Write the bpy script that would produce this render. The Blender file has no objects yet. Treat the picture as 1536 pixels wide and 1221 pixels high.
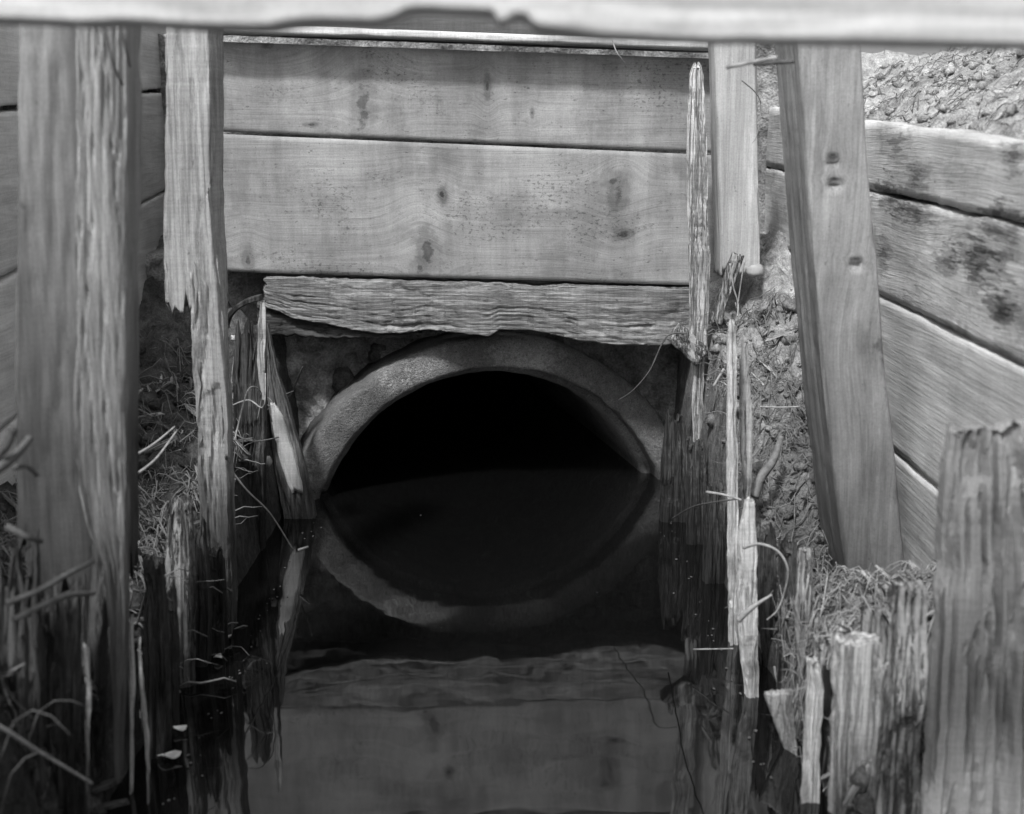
import bpy, math, random
from mathutils import Vector, noise
R = math.radians
sc = bpy.context.scene
C = sc.collection

# ---------------------------------------------------------------- camera, light, exposure
FP, CX, CY, H = 2000.0, 768.0, 610.5, 0.635
PITCH = math.atan(0.21)
cd = bpy.data.cameras.new('camera'); cam = bpy.data.objects.new('camera', cd); C.objects.link(cam)
cam.location = (0, 0, H); cam.rotation_euler = (R(90) - PITCH, 0, 0)
cd.sensor_width = 36; cd.lens = FP / 1536 * 36; cd.clip_start = 0.02; cd.clip_end = 1500
cd.dof.use_dof = True; cd.dof.focus_distance = 2.05; cd.dof.aperture_fstop = 7.0
sc.camera = cam

SUN_EL, SUN_AZ = 53, 202        # azimuth clockwise from +Y (the view direction): behind the camera, to the left
w = bpy.data.worlds.new('World'); sc.world = w; w.use_nodes = True
nt = w.node_tree; nt.nodes.clear()
sky = nt.nodes.new('ShaderNodeTexSky'); sky.sky_type = 'NISHITA'; sky.sun_disc = False
sky.sun_elevation = R(SUN_EL); sky.sun_rotation = R(SUN_AZ); sky.air_density = 1.5; sky.dust_density = 4
bw = nt.nodes.new('ShaderNodeRGBToBW'); bg = nt.nodes.new('ShaderNodeBackground'); wo = nt.nodes.new('ShaderNodeOutputWorld')
nt.links.new(sky.outputs[0], bw.inputs[0]); nt.links.new(bw.outputs[0], bg.inputs[0]); nt.links.new(bg.outputs[0], wo.inputs[0])
bg.inputs[1].default_value = 0.1
sl = bpy.data.lights.new('sun', 'SUN'); so = bpy.data.objects.new('sun', sl); C.objects.link(so)
sl.energy = 2.4; sl.angle = R(5); sl.color = (1, 1, 1)
sd = Vector((math.sin(R(SUN_AZ)) * math.cos(R(SUN_EL)), math.cos(R(SUN_AZ)) * math.cos(R(SUN_EL)), math.sin(R(SUN_EL))))
so.rotation_euler = sd.to_track_quat('Z', 'Y').to_euler()
sc.view_settings.view_transform = 'Standard'; sc.view_settings.look = 'None'
sc.view_settings.exposure = 0.7; sc.view_settings.gamma = 1

# ---------------------------------------------------------------- geometry helpers
Fw = Vector((0, math.cos(PITCH), -math.sin(PITCH))); Up = Vector((0, math.sin(PITCH), math.cos(PITCH)))
def ray(px, py): return Fw + Vector((1, 0, 0)) * ((px - CX) / FP) - Up * ((py - CY) / FP)
def P(px, py, Y):
    d = ray(px, py); return Vector((0, 0, H)) + d * (Y / d.y)
def PX(px, py, X):
    d = ray(px, py); return Vector((0, 0, H)) + d * (X / d.x)
def PZ(px, py, Z):
    d = ray(px, py); return Vector((0, 0, H)) + d * ((Z - H) / d.z)
def n3(x, y, z): return noise.noise(Vector((x, y, z)))
def fb(x, y, z, o=4): return noise.fractal(Vector((x, y, z)), 0.9, 2.1, o)
def ss(a, b, x):
    t = min(1, max(0, (x - a) / (b - a))) if a != b else float(x > a); return t * t * (3 - 2 * t)
def lin(tab, x):
    if x <= tab[0][0]: return tab[0][1]
    for (a, va), (b, vb) in zip(tab, tab[1:]):
        if x <= b: return va + (vb - va) * (x - a) / (b - a)
    return tab[-1][1]

def tag(o, label=None, cat=None, group=None, kind=None):
    if label: o['label'] = label
    if cat: o['category'] = cat
    if group: o['group'] = group
    if kind: o['kind'] = kind
    return o
def mesh(name, V, F, mat, parent=None, smooth=True, gco=None, label=None, cat=None, group=None, kind=None):
    me = bpy.data.meshes.new(name); me.from_pydata([tuple(v) for v in V], [], F)
    me.validate()
    if gco is not None:
        a = me.attributes.new('gco', 'FLOAT_VECTOR', 'POINT')
        flat = [c for g in gco for c in g]; a.data.foreach_set('vector', flat)
    if smooth: me.polygons.foreach_set('use_smooth', [True] * len(me.polygons))
    me.materials.append(mat); me.update()
    o = bpy.data.objects.new(name, me); C.objects.link(o)
    if parent: o.parent = parent
    return tag(o, label, cat, group, kind)

AX = {'v': lambda p: (p.x, p.z, p.y), 'h': lambda p: (p.z, p.x, p.y), 'y': lambda p: (p.z, p.y, p.x)}
SEED = [0]
def slab(name, mat, LR, D, nu, nv, nd=4, ax='v', jt=0., jb=0., rough=.001, crack=0., edge=.001, taper=0., tlen=.3, rnd=.25,
         bow=0., hole=0., dents=(), ck=1., jf=1., fade=None, parent=None, **kw):
    """closed plank: LR(v)->(left, right) points, v 0 start .. 1 end; D depth vector; jt/jb ragged ends as a fraction of the length"""
    SEED[0] += 1; s = SEED[0] * 7.31
    L0, R0 = LR(0); L1, R1 = LR(1)
    length = ((L1 + R1) / 2 - (L0 + R0) / 2).length; wid = max((R0 - L0).length, (R1 - L1).length, .004)
    Dn = D.normalized(); T = D.length
    V = []; G = []; idx = {}
    def J(u, d, k):
        a = abs(n3(u * wid * 45 * jf + k, d * T * 30, s)) * 1.5
        b = (1 if jf >= 1 else .3) * abs(n3(u * wid * 160 + k, d * T * 90, s + 3)) * 1.6
        c = .5 + .5 * n3(u * wid * 14 + k, 0, s + 9)
        return min(1., .35 * a + .3 * b + .5 * c)
    for i in range(nu + 1):
        for j in range(nd + 1):
            u = i / nu; d = j / nd
            jT = J(u, d, 0) * jt; jB = J(u, d, 50) * jb
            for k in range(nv + 1):
                if 0 < i < nu and 0 < j < nd and 0 < k < nv: continue
                v0 = k / nv
                v = v0 - jT * ss(.35, 1, v0) + jB * (1 - ss(0, .65, v0))
                Lp, Rp = LR(v); A = Rp - Lp; wl = A.length; An = A / max(wl, 1e-6)
                al = v * length
                if edge:
                    e1 = (fb(al * 9, s, 1, 3) + .5 * fb(al * 70, s, 2, 3)) * edge; e2 = (fb(al * 9, s, 7, 3) + .5 * fb(al * 70, s, 8, 3)) * edge
                    Lp = Lp + An * e1; Rp = Rp + An * e2; A = Rp - Lp
                tt = 1 - taper * ss(1 - tlen, 1, v0)
                p = Lp + A * u + D * (d - .5) * tt + D * .5
                # grain relief, inward along the shell normal
                q = (u * wid, al, d * T)
                g = fb(q[0] * 150 + s, q[1] * 2.2, q[2] * 150, 4)
                g2 = n3(q[0] * 45 * ck + s, q[1] * 1.6 * ck, q[2] * 45 * ck + 5)
                dep = rough * (g * .8 + .5)
                if crack:
                    ck_ = crack * (1 if fade is None else ss(fade[0], fade[1], u))
                    c = max(0, 1 - abs(g2) / .10); dep += ck_ * c * c
                    g3 = n3(q[0] * 90 * ck, q[1] * 3.5 * ck, q[2] * 90 + s); dep += ck_ * .7 * max(0, 1 - abs(g3) / .12)
                if hole:
                    hh = fb(q[0] * 25, q[1] * 12, s + q[2] * 20, 4); dep += hole * ss(.15, .6, hh)
                lim_t = T * .42 * tt; lim_w = wl * .42
                nin = Vector((0, 0, 0))
                if j == 0:
                    for (dc, rx, rz, dd) in dents:
                        ex, ez = (p.x - dc.x) / rx, (p.z - dc.z) / rz
                        if abs(ex) < 1 and -1 < ez < 1: dep += dd * (1 - abs(ex) ** 3) * (1 - ss(.0, 1., -ez)) * (1 if ez <= .75 else (1 - ez) * 4)
                if j == 0: nin += Dn * min(dep, lim_t)
                if j == nd: nin -= Dn * min(dep, lim_t)
                if i == 0: nin += An * min(dep, lim_w)
                if i == nu: nin -= An * min(dep, lim_w)
                # rounded arrises
                if rnd:
                    eu = min(u, 1 - u) * wl; ed = min(d, 1 - d) * T; rr = rnd * min(T, wl) * .5
                    if j in (0, nd) and eu < rr:
                        a = (1 - eu / rr); nin += Dn * (1 if j == 0 else -1) * min(rr * a * a * .55, lim_t)
                    if i in (0, nu) and ed < rr:
                        a = (1 - ed / rr); nin += An * (1 if i == 0 else -1) * min(rr * a * a * .55, lim_w)
                if bow: p = p + Dn * bow * math.sin(math.pi * v)
                p = p + nin
                idx[i, j, k] = len(V); V.append(p); G.append(AX[ax](p))
    F = []
    def q4(a, b, c, d): F.append((idx[a], idx[b], idx[c], idx[d]))
    for i in range(nu):
        for k in range(nv):
            q4((i, 0, k), (i + 1, 0, k), (i + 1, 0, k + 1), (i, 0, k + 1))
            q4((i, nd, k), (i, nd, k + 1), (i + 1, nd, k + 1), (i + 1, nd, k))
        for j in range(nd):
            q4((i, j, 0), (i, j + 1, 0), (i + 1, j + 1, 0), (i + 1, j, 0))
            q4((i, j, nv), (i + 1, j, nv), (i + 1, j + 1, nv), (i, j + 1, nv))
    for j in range(nd):
        for k in range(nv):
            q4((0, j, k), (0, j, k + 1), (0, j + 1, k + 1), (0, j + 1, k))
            q4((nu, j, k), (nu, j + 1, k), (nu, j + 1, k + 1), (nu, j, k + 1))
    # orient outward
    a, b, c, _ = F[0]; nrm = (V[b] - V[a]).cross(V[c] - V[a])
    if nrm.dot(D) > 0: F = [f[::-1] for f in F]
    return mesh(name, V, F, mat, parent=parent, gco=G, **kw)

def rows_LR(rows, Y, ybot=None, dyr=0.):
    """rows: (py, pxL, pxR) from top to bottom; upright timber at distance Y (top) .. ybot (bottom)"""
    rows = sorted(rows, key=lambda r: -r[0]); y0, y1 = rows[0][0], rows[-1][0]
    tl = [(-r[0], r[1]) for r in rows]; tr = [(-r[0], r[2]) for r in rows]
    def f(v):
        py = y0 + (y1 - y0) * v; yy = (ybot if ybot is not None else Y) * (1 - v) + Y * v
        return P(lin(tl, -py), py, yy), P(lin(tr, -py), py, yy + dyr)
    return f
def stake(name, mat, rows, Y, T, res=.004, rv=.008, ybot=None, dyr=0., bottom_z=-.12, **kw):
    # extend the lowest row down under the water or soil
    rows = sorted(rows, key=lambda r: r[0]); last = rows[-1]; yb = ybot or Y
    pL = P(last[1], last[0], yb)
    if bottom_z is not None and pL.z > bottom_z:
        d = 600; lo, hi = last[0], 3000
        for _ in range(30):
            m = (lo + hi) / 2
            if P(last[1], m, yb).z > bottom_z: lo = m
            else: hi = m
        k = (lo - last[0]) * -.0
        rows = rows + [(lo, last[1] + k, last[2] + k)]
    f = rows_LR(rows, Y, ybot, dyr)
    L, Rr = f(.5); wd = (Rr - L).length; ln = (f(0)[0] - f(1)[0]).length
    nu = max(5, int(wd / res)); nv = max(12, int(ln / rv)); nd = max(3, int(T / (res * 1.5)))
    return slab(name, mat, f, Vector((0, T, 0)), nu, nv, nd, 'v', **kw)

def tube(V, F, pts, r0, r1, n=5, G=None):
    base = len(V); m = len(pts)
    for i, p in enumerate(pts):
        t = (pts[min(i + 1, m - 1)] - pts[max(i - 1, 0)]).normalized()
        a = t.cross(Vector((.3, .5, .8))).normalized(); b = t.cross(a); r = r0 + (r1 - r0) * i / (m - 1)
        for k in range(n):
            an = 2 * math.pi * k / n; V.append(p + a * (r * math.cos(an)) + b * (r * math.sin(an)))
            if G is not None: G.append((r * math.cos(an) + base, i * .01, r * math.sin(an)))
    for i in range(m - 1):
        for k in range(n):
            k2 = (k + 1) % n
            F.append((base + i * n + k, base + i * n + k2, base + (i + 1) * n + k2, base + (i + 1) * n + k))
    F.append(tuple(base + k for k in range(n))[::-1]); F.append(tuple(base + (m - 1) * n + k for k in range(n)))
def spline(pts, n=10):
    out = []; q = [pts[0]] + list(pts) + [pts[-1]]
    for a, b, c, d in zip(q, q[1:], q[2:], q[3:]):
        for i in range(n):
            t = i / n
            out.append(.5 * ((2 * b) + (c - a) * t + (2 * a - 5 * b + 4 * c - d) * t * t + (3 * b - a - 3 * c + d) * t ** 3))
    out.append(pts[-1]); return out
def strand(name, mat, pts, r0, r1, label, cat, group=None):
    V, F = [], []; tube(V, F, spline([Vector(p) for p in pts], 7), r0, r1, 6)
    return mesh(name, V, F, mat, label=label, cat=cat, group=group)

# ---------------------------------------------------------------- materials
class N:
    def __init__(s, name):
        s.m = bpy.data.materials.new(name); s.m.use_nodes = True; s.t = s.m.node_tree; s.t.nodes.clear()
        s.out = s.t.nodes.new('ShaderNodeOutputMaterial'); s.b = s.t.nodes.new('ShaderNodeBsdfPrincipled')
        s.t.links.new(s.b.outputs[0], s.out.inputs[0])
    def new(s, k): return s.t.nodes.new('ShaderNode' + k)
    def put(s, v, sock):
        if isinstance(v, bpy.types.NodeSocket): s.t.links.new(v, sock)
        else: sock.default_value = v
    def M(s, op, a, b=0., c=0., clamp=False):
        n = s.new('Math'); n.operation = op; n.use_clamp = clamp
        for v, k in ((a, 0), (b, 1), (c, 2)): s.put(v, n.inputs[k])
        return n.outputs[0]
    def VM(s, op, a, b):
        n = s.new('VectorMath'); n.operation = op; s.put(a, n.inputs[0]); s.put(b, n.inputs[1]); return n.outputs[0]
    def noise(s, vec, scale=1., detail=4., rough=.55, dist=0.):
        n = s.new('TexNoise'); s.put(vec, n.inputs['Vector']); n.inputs['Scale'].default_value = scale
        n.inputs['Detail'].default_value = detail; n.inputs['Roughness'].default_value = rough; n.inputs['Distortion'].default_value = dist
        return n.outputs[0]
    def map(s, v, a, b, c, d, smooth=True):
        n = s.new('MapRange'); n.interpolation_type = 'SMOOTHSTEP' if smooth else 'LINEAR'
        for x, k in zip((v, a, b, c, d), (0, 1, 2, 3, 4)): s.put(x, n.inputs[k])
        return n.outputs[0]
    def comb(s, x, y, z):
        n = s.new('CombineXYZ'); [s.put(v, n.inputs[i]) for i, v in enumerate((x, y, z))]; return n.outputs[0]
    def bump(s, h, strength, dist, nrm=None):
        n = s.new('Bump'); s.put(h, n.inputs['Height']); n.inputs['Strength'].default_value = strength; n.inputs['Distance'].default_value = dist
        if nrm: s.put(nrm, n.inputs['Normal'])
        return n.outputs[0]
    def done(s, col, rough, nrm, spec=.3):
        s.put(col, s.b.inputs['Base Color']); s.put(rough, s.b.inputs['Roughness'])
        if nrm: s.put(nrm, s.b.inputs['Normal'])
        s.b.inputs['Specular IOR Level'].default_value = spec
        return s.m

def wood(name, base, contrast=.5, streak=.4, bump=.5, knots=(), saw=.1, specks=.5, soak_shade=None, rot=0., patchy=.25, mould=0., gscale=1., lf=1.3):
    """grain runs along gco.y; knots: (across, along, r_across, r_along, darkness, slant)"""
    s = N(name)
    at = s.new('Attribute'); at.attribute_name = 'gco'; co = at.outputs['Vector']
    oi = s.new('ObjectInfo'); rnd = s.M('MULTIPLY', oi.outputs['Random'], 37.)
    sp = s.new('SeparateXYZ'); s.put(co, sp.inputs[0]); X, Y, Z = sp.outputs
    # grain bends round each knot
    sharp = name.startswith(('burnt', 'charred')); bend = 0.; kmul = 1.; kh = 0.
    for (ka, kl, ra, rl, dk, sl_) in knots:
        dx = s.M('SUBTRACT', X, ka); dy = s.M('SUBTRACT', Y, kl)
        dxs = s.M('MULTIPLY_ADD', dy, -sl_, dx)
        wob = s.M('MULTIPLY', s.M('SUBTRACT', s.noise(s.VM('MULTIPLY', co, (70, 45, 70) if not sharp else (150, 22, 150)), 1, 6 if sharp else 5, .7), .5), 3.6 if sharp else 1.5)
        d2 = s.M('ADD', s.M('POWER', s.M('ABSOLUTE', s.M('DIVIDE', dxs, ra)), 2.), s.M('POWER', s.M('ABSOLUTE', s.M('DIVIDE', dy, rl)), 2.))
        d = s.M('ADD', s.M('SQRT', d2), wob)
        core = s.map(d, .6, 1.05, 1., 0.) if sharp else s.map(d, .3, 1.3, 1., 0.)
        ring = s.M('MULTIPLY_ADD', s.M('SINE', s.M('MULTIPLY', d, 11.)), .13, .8)
        eye = s.map(d, 0.1, .42, .45, 0.)
        k = s.M('SUBTRACT', 1., s.M('MULTIPLY', s.M('MULTIPLY', core, ring), dk)); k = s.M('MULTIPLY', k, s.M('SUBTRACT', 1., eye))
        kmul = s.M('MULTIPLY', kmul, k)
        ex = s.M('EXPONENT', s.M('MULTIPLY', d2, -.25))
        bend = s.M('ADD', bend, s.M('MULTIPLY', s.M('MULTIPLY', ex, dx), -.2 if sharp else -.65))
    big = s.noise(s.comb(s.M('MULTIPLY', X, 6.), s.M('MULTIPLY', Y, 1.6), s.M('ADD', Z, rnd)), 1, 3)
    Xb = s.M('ADD', s.M('ADD', X, bend), s.M('MULTIPLY', big, .015))
    def g(fx, fy, det=5, ro=.6):
        return s.noise(s.comb(s.M('MULTIPLY', Xb, fx * gscale), s.M('MULTIPLY', Y, fy * gscale), s.M('MULTIPLY_ADD', Z, fx * gscale, rnd)), 1, det, ro)
    g1 = g(40, lf); g2 = g(190, 5, 5, .65); g3 = g(600, 22, 3)
    sw = s.noise(s.comb(s.M('MULTIPLY', X, 9.), s.M('MULTIPLY', Y, 260.), s.M('MULTIPLY_ADD', Z, 9., rnd)), 1, 3)
    pt = s.noise(s.comb(s.M('MULTIPLY', X, 14.), s.M('MULTIPLY', Y, 7.), s.M('MULTIPLY_ADD', Z, 14., rnd)), 1, 5, .6)
    fine = s.noise(s.VM('ADD', s.VM('MULTIPLY', co, (420, 420, 420)), s.comb(rnd, rnd, rnd)), 1, 2)
    v = s.map(g1, .25, .75, 1 - contrast * .5, 1 + contrast * .5, False)
    v = s.M('MULTIPLY', v, s.map(g2, .28, .72, 1 - streak * .6, 1 + streak * .4, False))
    v = s.M('MULTIPLY', v, s.map(g3, .25, .75, 1 - streak * .35, 1 + streak * .25, False))
    v = s.M('MULTIPLY', v, s.map(sw, .3, .7, 1 - saw, 1 + saw, False))
    v = s.M('MULTIPLY', v, s.map(pt, .3, .7, 1 - patchy, 1 + patchy, False))
    v = s.M('MULTIPLY', v, s.map(fine, .25, .75, .88, 1.12, False))
    gl = s.M('POWER', s.M('ABSOLUTE', s.M('SINE', s.M('MULTIPLY', g(26, lf * .6, 2, .5), 75.))), 6.)
    v = s.M('MULTIPLY', v, s.M('MULTIPLY_ADD', gl, -.11, 1.03))
    if specks:
        vo = s.noise(s.comb(s.M('MULTIPLY', Xb, 110.), s.M('MULTIPLY', Y, 55.), s.M('MULTIPLY_ADD', Z, 110., rnd)), 1, 4, .6)
        v = s.M('MULTIPLY', v, s.map(vo, .66, .75, 1., 1 - specks))
        vp = s.noise(s.comb(s.M('MULTIPLY', X, 300.), s.M('MULTIPLY', Y, 300.), s.M('MULTIPLY_ADD', Z, 300., rnd)), 1, 1, .6)
        v = s.M('MULTIPLY', v, s.map(vp, .76, .80, 1., 1 - specks))
    if rot:
        cr = g(85, 1.8, 6, .7); cr = s.map(s.M('ABSOLUTE', s.M('SUBTRACT', cr, .5)), 0., .035, 1 - rot, 1.)
        cr2 = g(32, 1.4, 6, .7); cr2 = s.map(s.M('ABSOLUTE', s.M('SUBTRACT', cr2, .48)), 0., .022, 1 - rot, 1.)
        rotn = s.M('MULTIPLY', cr, cr2); v = s.M('MULTIPLY', v, rotn)
    if name.startswith('sawn'):
        stn = s.noise(s.comb(s.M('MULTIPLY', X, 3.5), s.M('MULTIPLY', Y, 11.), Z), 1, 6, .65)
        v = s.M('MULTIPLY', v, s.map(stn, .35, .62, .72, 1.08))
        nick = s.noise(s.comb(s.M('MULTIPLY', X, 160.), s.M('MULTIPLY', Y, 70.), Z), 1, 5, .75)
        v = s.M('MULTIPLY', v, s.map(nick, .62, .68, 1., .45))
        clus = s.map(s.noise(s.comb(s.M('MULTIPLY', X, 9.), s.M('MULTIPLY', Y, 5.), Z), 1, 3), .5, .62, 0., 1.)
        nk2 = s.noise(s.comb(s.M('MULTIPLY', X, 240.), s.M('MULTIPLY', Y, 150.), Z), 1, 4, .7)
        v = s.M('MULTIPLY', v, s.M('SUBTRACT', 1., s.M('MULTIPLY', s.M('MULTIPLY', s.map(nk2, .55, .62, 0., 1.), clus), .5)))
    if mould:
        mo = s.noise(s.comb(s.M('MULTIPLY', X, 22.), s.M('MULTIPLY', Y, 12.), s.M('MULTIPLY_ADD', Z, 22., rnd)), 1, 6, .7)
        v = s.M('MULTIPLY', v, s.map(mo, .5, .66, 1., 1 - mould))
    if knots: v = s.M('MULTIPLY', v, kmul)
    v = s.M('MULTIPLY', v, base)
    rg = .75
    if soak_shade:     # waterlogged stain with a ragged upper edge; painted light falloff on strut and left post; (height, softness, factor)
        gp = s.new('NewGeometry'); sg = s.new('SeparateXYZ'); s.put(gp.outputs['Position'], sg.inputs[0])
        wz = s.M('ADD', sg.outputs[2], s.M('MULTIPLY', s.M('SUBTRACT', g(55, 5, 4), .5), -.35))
        wm = s.map(wz, soak_shade[0] - soak_shade[1], soak_shade[0] + soak_shade[1], soak_shade[2], 1.)
        v = s.M('MULTIPLY', v, wm); rg = s.map(wz, soak_shade[0] - soak_shade[1], soak_shade[0] + soak_shade[1], .42, .8)
    hgt = s.M('ADD', s.M('MULTIPLY', g2, .6), s.M('MULTIPLY', g3, .4))
    if rot: hgt = s.M('ADD', hgt, s.M('MULTIPLY', rotn, 1.2))
    nrm = s.bump(hgt, bump, .003); nrm = s.bump(fine, bump * .4, .001, nrm)
    return s.done(v, rg, nrm, .25)

def soil(name, base, scale=1., wet=False):
    s = N(name); gp = s.new('NewGeometry'); co = gp.outputs['Position']
    a = s.noise(co, 14 * scale, 6, .65); b = s.noise(co, 70 * scale, 6, .7); c = s.noise(co, 420 * scale, 3, .6)
    v = s.map(a, .3, .7, .55, 1.45, False); v = s.M('MULTIPLY', v, s.map(b, .3, .7, .45, 1.6, False))
    v = s.M('MULTIPLY', v, s.map(c, .3, .7, .65, 1.4, False)); v = s.M('MULTIPLY', v, base)
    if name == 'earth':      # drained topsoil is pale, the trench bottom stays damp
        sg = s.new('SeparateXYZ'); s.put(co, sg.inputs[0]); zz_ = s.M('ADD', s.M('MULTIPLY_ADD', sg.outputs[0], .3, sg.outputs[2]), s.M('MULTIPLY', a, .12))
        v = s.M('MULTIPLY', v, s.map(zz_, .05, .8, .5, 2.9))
    h = s.M('ADD', b, s.M('MULTIPLY', c, .5))
    return s.done(v, .55 if wet else .95, s.bump(h, .9, .008), .25 if wet else .1)
def plain(name, base, rough=.8, var=.4, sc_=120):
    s = N(name); gp = s.new('NewGeometry'); a = s.noise(gp.outputs['Position'], sc_, 4, .6)
    return s.done(s.M('MULTIPLY', s.map(a, .3, .7, 1 - var, 1 + var, False), base), rough, s.bump(a, .3, .002), .25)

def concrete():
    s = N('concrete'); gp = s.new('NewGeometry'); co = gp.outputs['Position']
    a = s.noise(co, 9, 5, .6); b = s.noise(co, 90, 5, .7); c = s.noise(co, 600, 3, .6); e = s.noise(co, 24, 6, .7)
    v = s.map(a, .3, .7, .75, 1.25, False); v = s.M('MULTIPLY', v, s.map(b, .3, .7, .75, 1.25, False)); v = s.M('MULTIPLY', v, s.map(c, .25, .75, .45, 1.6, False))
    for (c_, rr_, g_) in ((P(790, 520, 2.31), .07, 2.1), (P(590, 568, 2.29), .035, 1.9), (P(640, 560, 2.29), .04, 1.6)):
        ln = s.new('VectorMath'); ln.operation = 'LENGTH'; s.put(s.VM('SUBTRACT', co, tuple(c_)), ln.inputs[0])
        dd = s.M('ADD', s.M('DIVIDE', ln.outputs['Value'], rr_), s.M('MULTIPLY', s.M('SUBTRACT', b, .5), 3.))
        v = s.M('MULTIPLY', v, s.map(dd, .5, 1.2, g_, 1.))
    pit = s.noise(co, 260, 2, .6); v = s.M('MULTIPLY', v, s.map(pit, .62, .68, 1., .5)); v = s.M('MULTIPLY', v, s.map(pit, .30, .36, 1.5, 1.))
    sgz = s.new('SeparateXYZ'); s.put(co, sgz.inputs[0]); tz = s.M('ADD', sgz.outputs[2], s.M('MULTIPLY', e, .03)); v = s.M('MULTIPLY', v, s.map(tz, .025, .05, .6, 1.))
    v = s.M('MULTIPLY', v, s.map(e, .6, .72, 1., 1.9))                      # pale lime bloom
    v = s.M('MULTIPLY', v, s.map(e, .25, .36, .5, 1.))
    return s.done(s.M('MULTIPLY', v, .16), .9, s.bump(s.M('ADD', s.M('ADD', b, c), s.M('MULTIPLY', pit, -1.)), .9, .004), .2)
def water():
    s = N('water_surface'); gp = s.new('NewGeometry'); co = gp.outputs['Position']
    a = s.noise(s.VM('MULTIPLY', co, (1, 1, 0)), 9, 2, .5); b = s.noise(co, 300, 2)
    s.b.inputs['IOR'].default_value = 1.72
    sp = s.noise(co, 900, 1); v = s.map(sp, .76, .82, .0035, .04)
    s.done(v, .035, s.bump(a, .06, .01), .5)
    return s.m

def kn(px, py, Y, rpx, rpy, dk, slant=0., f='h'):
    p = P(px, py, Y); m = Y / FP
    if f == 'h': return (p.z, p.x, rpy * m, rpx * m, dk, slant)
    return (p.x, p.z, rpx * m, rpy * m, dk, slant)
YB = 2.255
m_b2 = wood('sawn_board_knots', .30, .16, .2, .3, saw=.045, specks=.55, patchy=.2, mould=.18, knots=[
    kn(663, 292, YB, 10, 16, .8), kn(643, 378, YB, 24, 44, .55, -.6), kn(630, 402, YB, 18, 20, .4), kn(930, 290, YB, 20, 36, .5, .3), kn(936, 352, YB, 20, 12, .65),
    kn(372, 388, YB, 12, 22, .5), kn(920, 270, YB, 28, 18, .25)])
m_b1 = wood('sawn_board', .31, .16, .2, .3, saw=.045, specks=.5, patchy=.2, mould=.15, knots=[
    kn(731, 130, YB, 7, 24, .55), kn(545, 160, YB, 24, 75, .35, .45), kn(400, 60, YB, 40, 30, .2), kn(466, 187, YB, 14, 4, .6), kn(798, 170, YB, 4, 9, .6)])
m_cap = wood('weathered_cap', .62, .3, .4, .5)
m_shade = wood('shade_dark_board', .10, .3, .3, .4)  # dark tone stands in for shade behind the capping board
m_beam = wood('split_beam_wood', .28, .4, .5, .7, rot=.4, mould=.4, patchy=.35, specks=.6, gscale=1.5)
m_rot = wood('rotten_wood', .34, .5, .55, 1., rot=.6, patchy=.3, specks=.5)
m_rotsoak = wood('rotten_wood_soaked', .40, .5, .55, 1., rot=.6, patchy=.35, specks=.5, soak_shade=(.17, .12, .3))
m_post = wood('post_wood', .38, .6, .3, .3, saw=.03, specks=.5, patchy=.2, lf=.6)
m_postL = wood('left_post_wood', .25, .9, .3, .3, saw=.04, specks=.35, patchy=.18, soak_shade=(.44, .26, .27), lf=.4)  # damp foot plus light falloff painted into the lower wood
m_post2 = wood('broken_post_wood', .37, .4, .3, .5, rot=.25, specks=.5, patchy=.2, soak_shade=(.22, .12, .2))
m_strut = wood('strut_wood', .29, .9, .3, .35, saw=.03, specks=.35, patchy=.25, rot=.12, mould=.15, soak_shade=(.27, .22, .42), lf=.45,  # light falloff painted as darker wood toward the foot
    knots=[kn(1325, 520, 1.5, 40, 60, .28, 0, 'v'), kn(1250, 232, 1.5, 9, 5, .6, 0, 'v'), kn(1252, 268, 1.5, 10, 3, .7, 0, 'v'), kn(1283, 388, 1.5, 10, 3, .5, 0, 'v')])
m_wet = wood('wet_stake_wood', .075, .5, .5, .8, rot=.4, patchy=.4, specks=.3, soak_shade=(.12, .1, .4))
m_stump = wood('pale_stump_wood', .40, .45, .45, .8, rot=.35, patchy=.3, specks=.4)
m_stumpd = wood('rotten_stump_wood', .36, .5, .6, 1., rot=.6, mould=.5, patchy=.4, specks=.5)
m_wallL = wood('left_wall_plank', .66, .3, .2, .3, saw=.03, specks=.3, patchy=.2)
m_wallR = wood('right_wall_plank', .54, .3, .25, .5, soak_shade=(.16, .16, .5), saw=.04, specks=.4, patchy=.2, mould=.12)
m_wallRd = None
m_strip = wood('strip_wood', .32, 1.0, .35, .4, saw=.03, specks=.4, patchy=.2, rot=.25, soak_shade=(.36, .24, .35), lf=.35, gscale=1.6)  # same painted light falloff carried down the strip
m_rotpale = wood('pale_rotten_board', .55, .4, .5, .9, rot=.5, patchy=.25, specks=.4)
m_pale = wood('pale_stake_wood', .52, .4, .4, .7, rot=.25, patchy=.25, specks=.4)
m_fpost = wood('front_post_wood', .24, .5, .3, .4, patchy=.2, specks=.2)
m_front = wood('crossbeam_wood', .54, .2, .2, .3, saw=.02, specks=.3, patchy=.2, mould=.2, gscale=.5)
m_leanb = wood('leaning_stake_wood', .16, .4, .45, .6, rot=.3, patchy=.3, soak_shade=(.06, .05, .5))
m_bare = wood('bare_stripped_wood', .42, .3, .35, .5, patchy=.25)
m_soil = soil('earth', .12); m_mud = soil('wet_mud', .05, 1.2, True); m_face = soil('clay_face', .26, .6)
m_conc = concrete(); m_water = water()
m_straw = plain('straw', .30); m_strawd = plain('dull_straw', .09); m_fib = plain('fibre', .16); m_root = plain('root', .30); m_stone = plain('pebble', .32, .7, .15, 60)
m_leaf = plain('pale_leaf', .62, .5, .15); m_foam = plain('scum', .35, .4)

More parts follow.
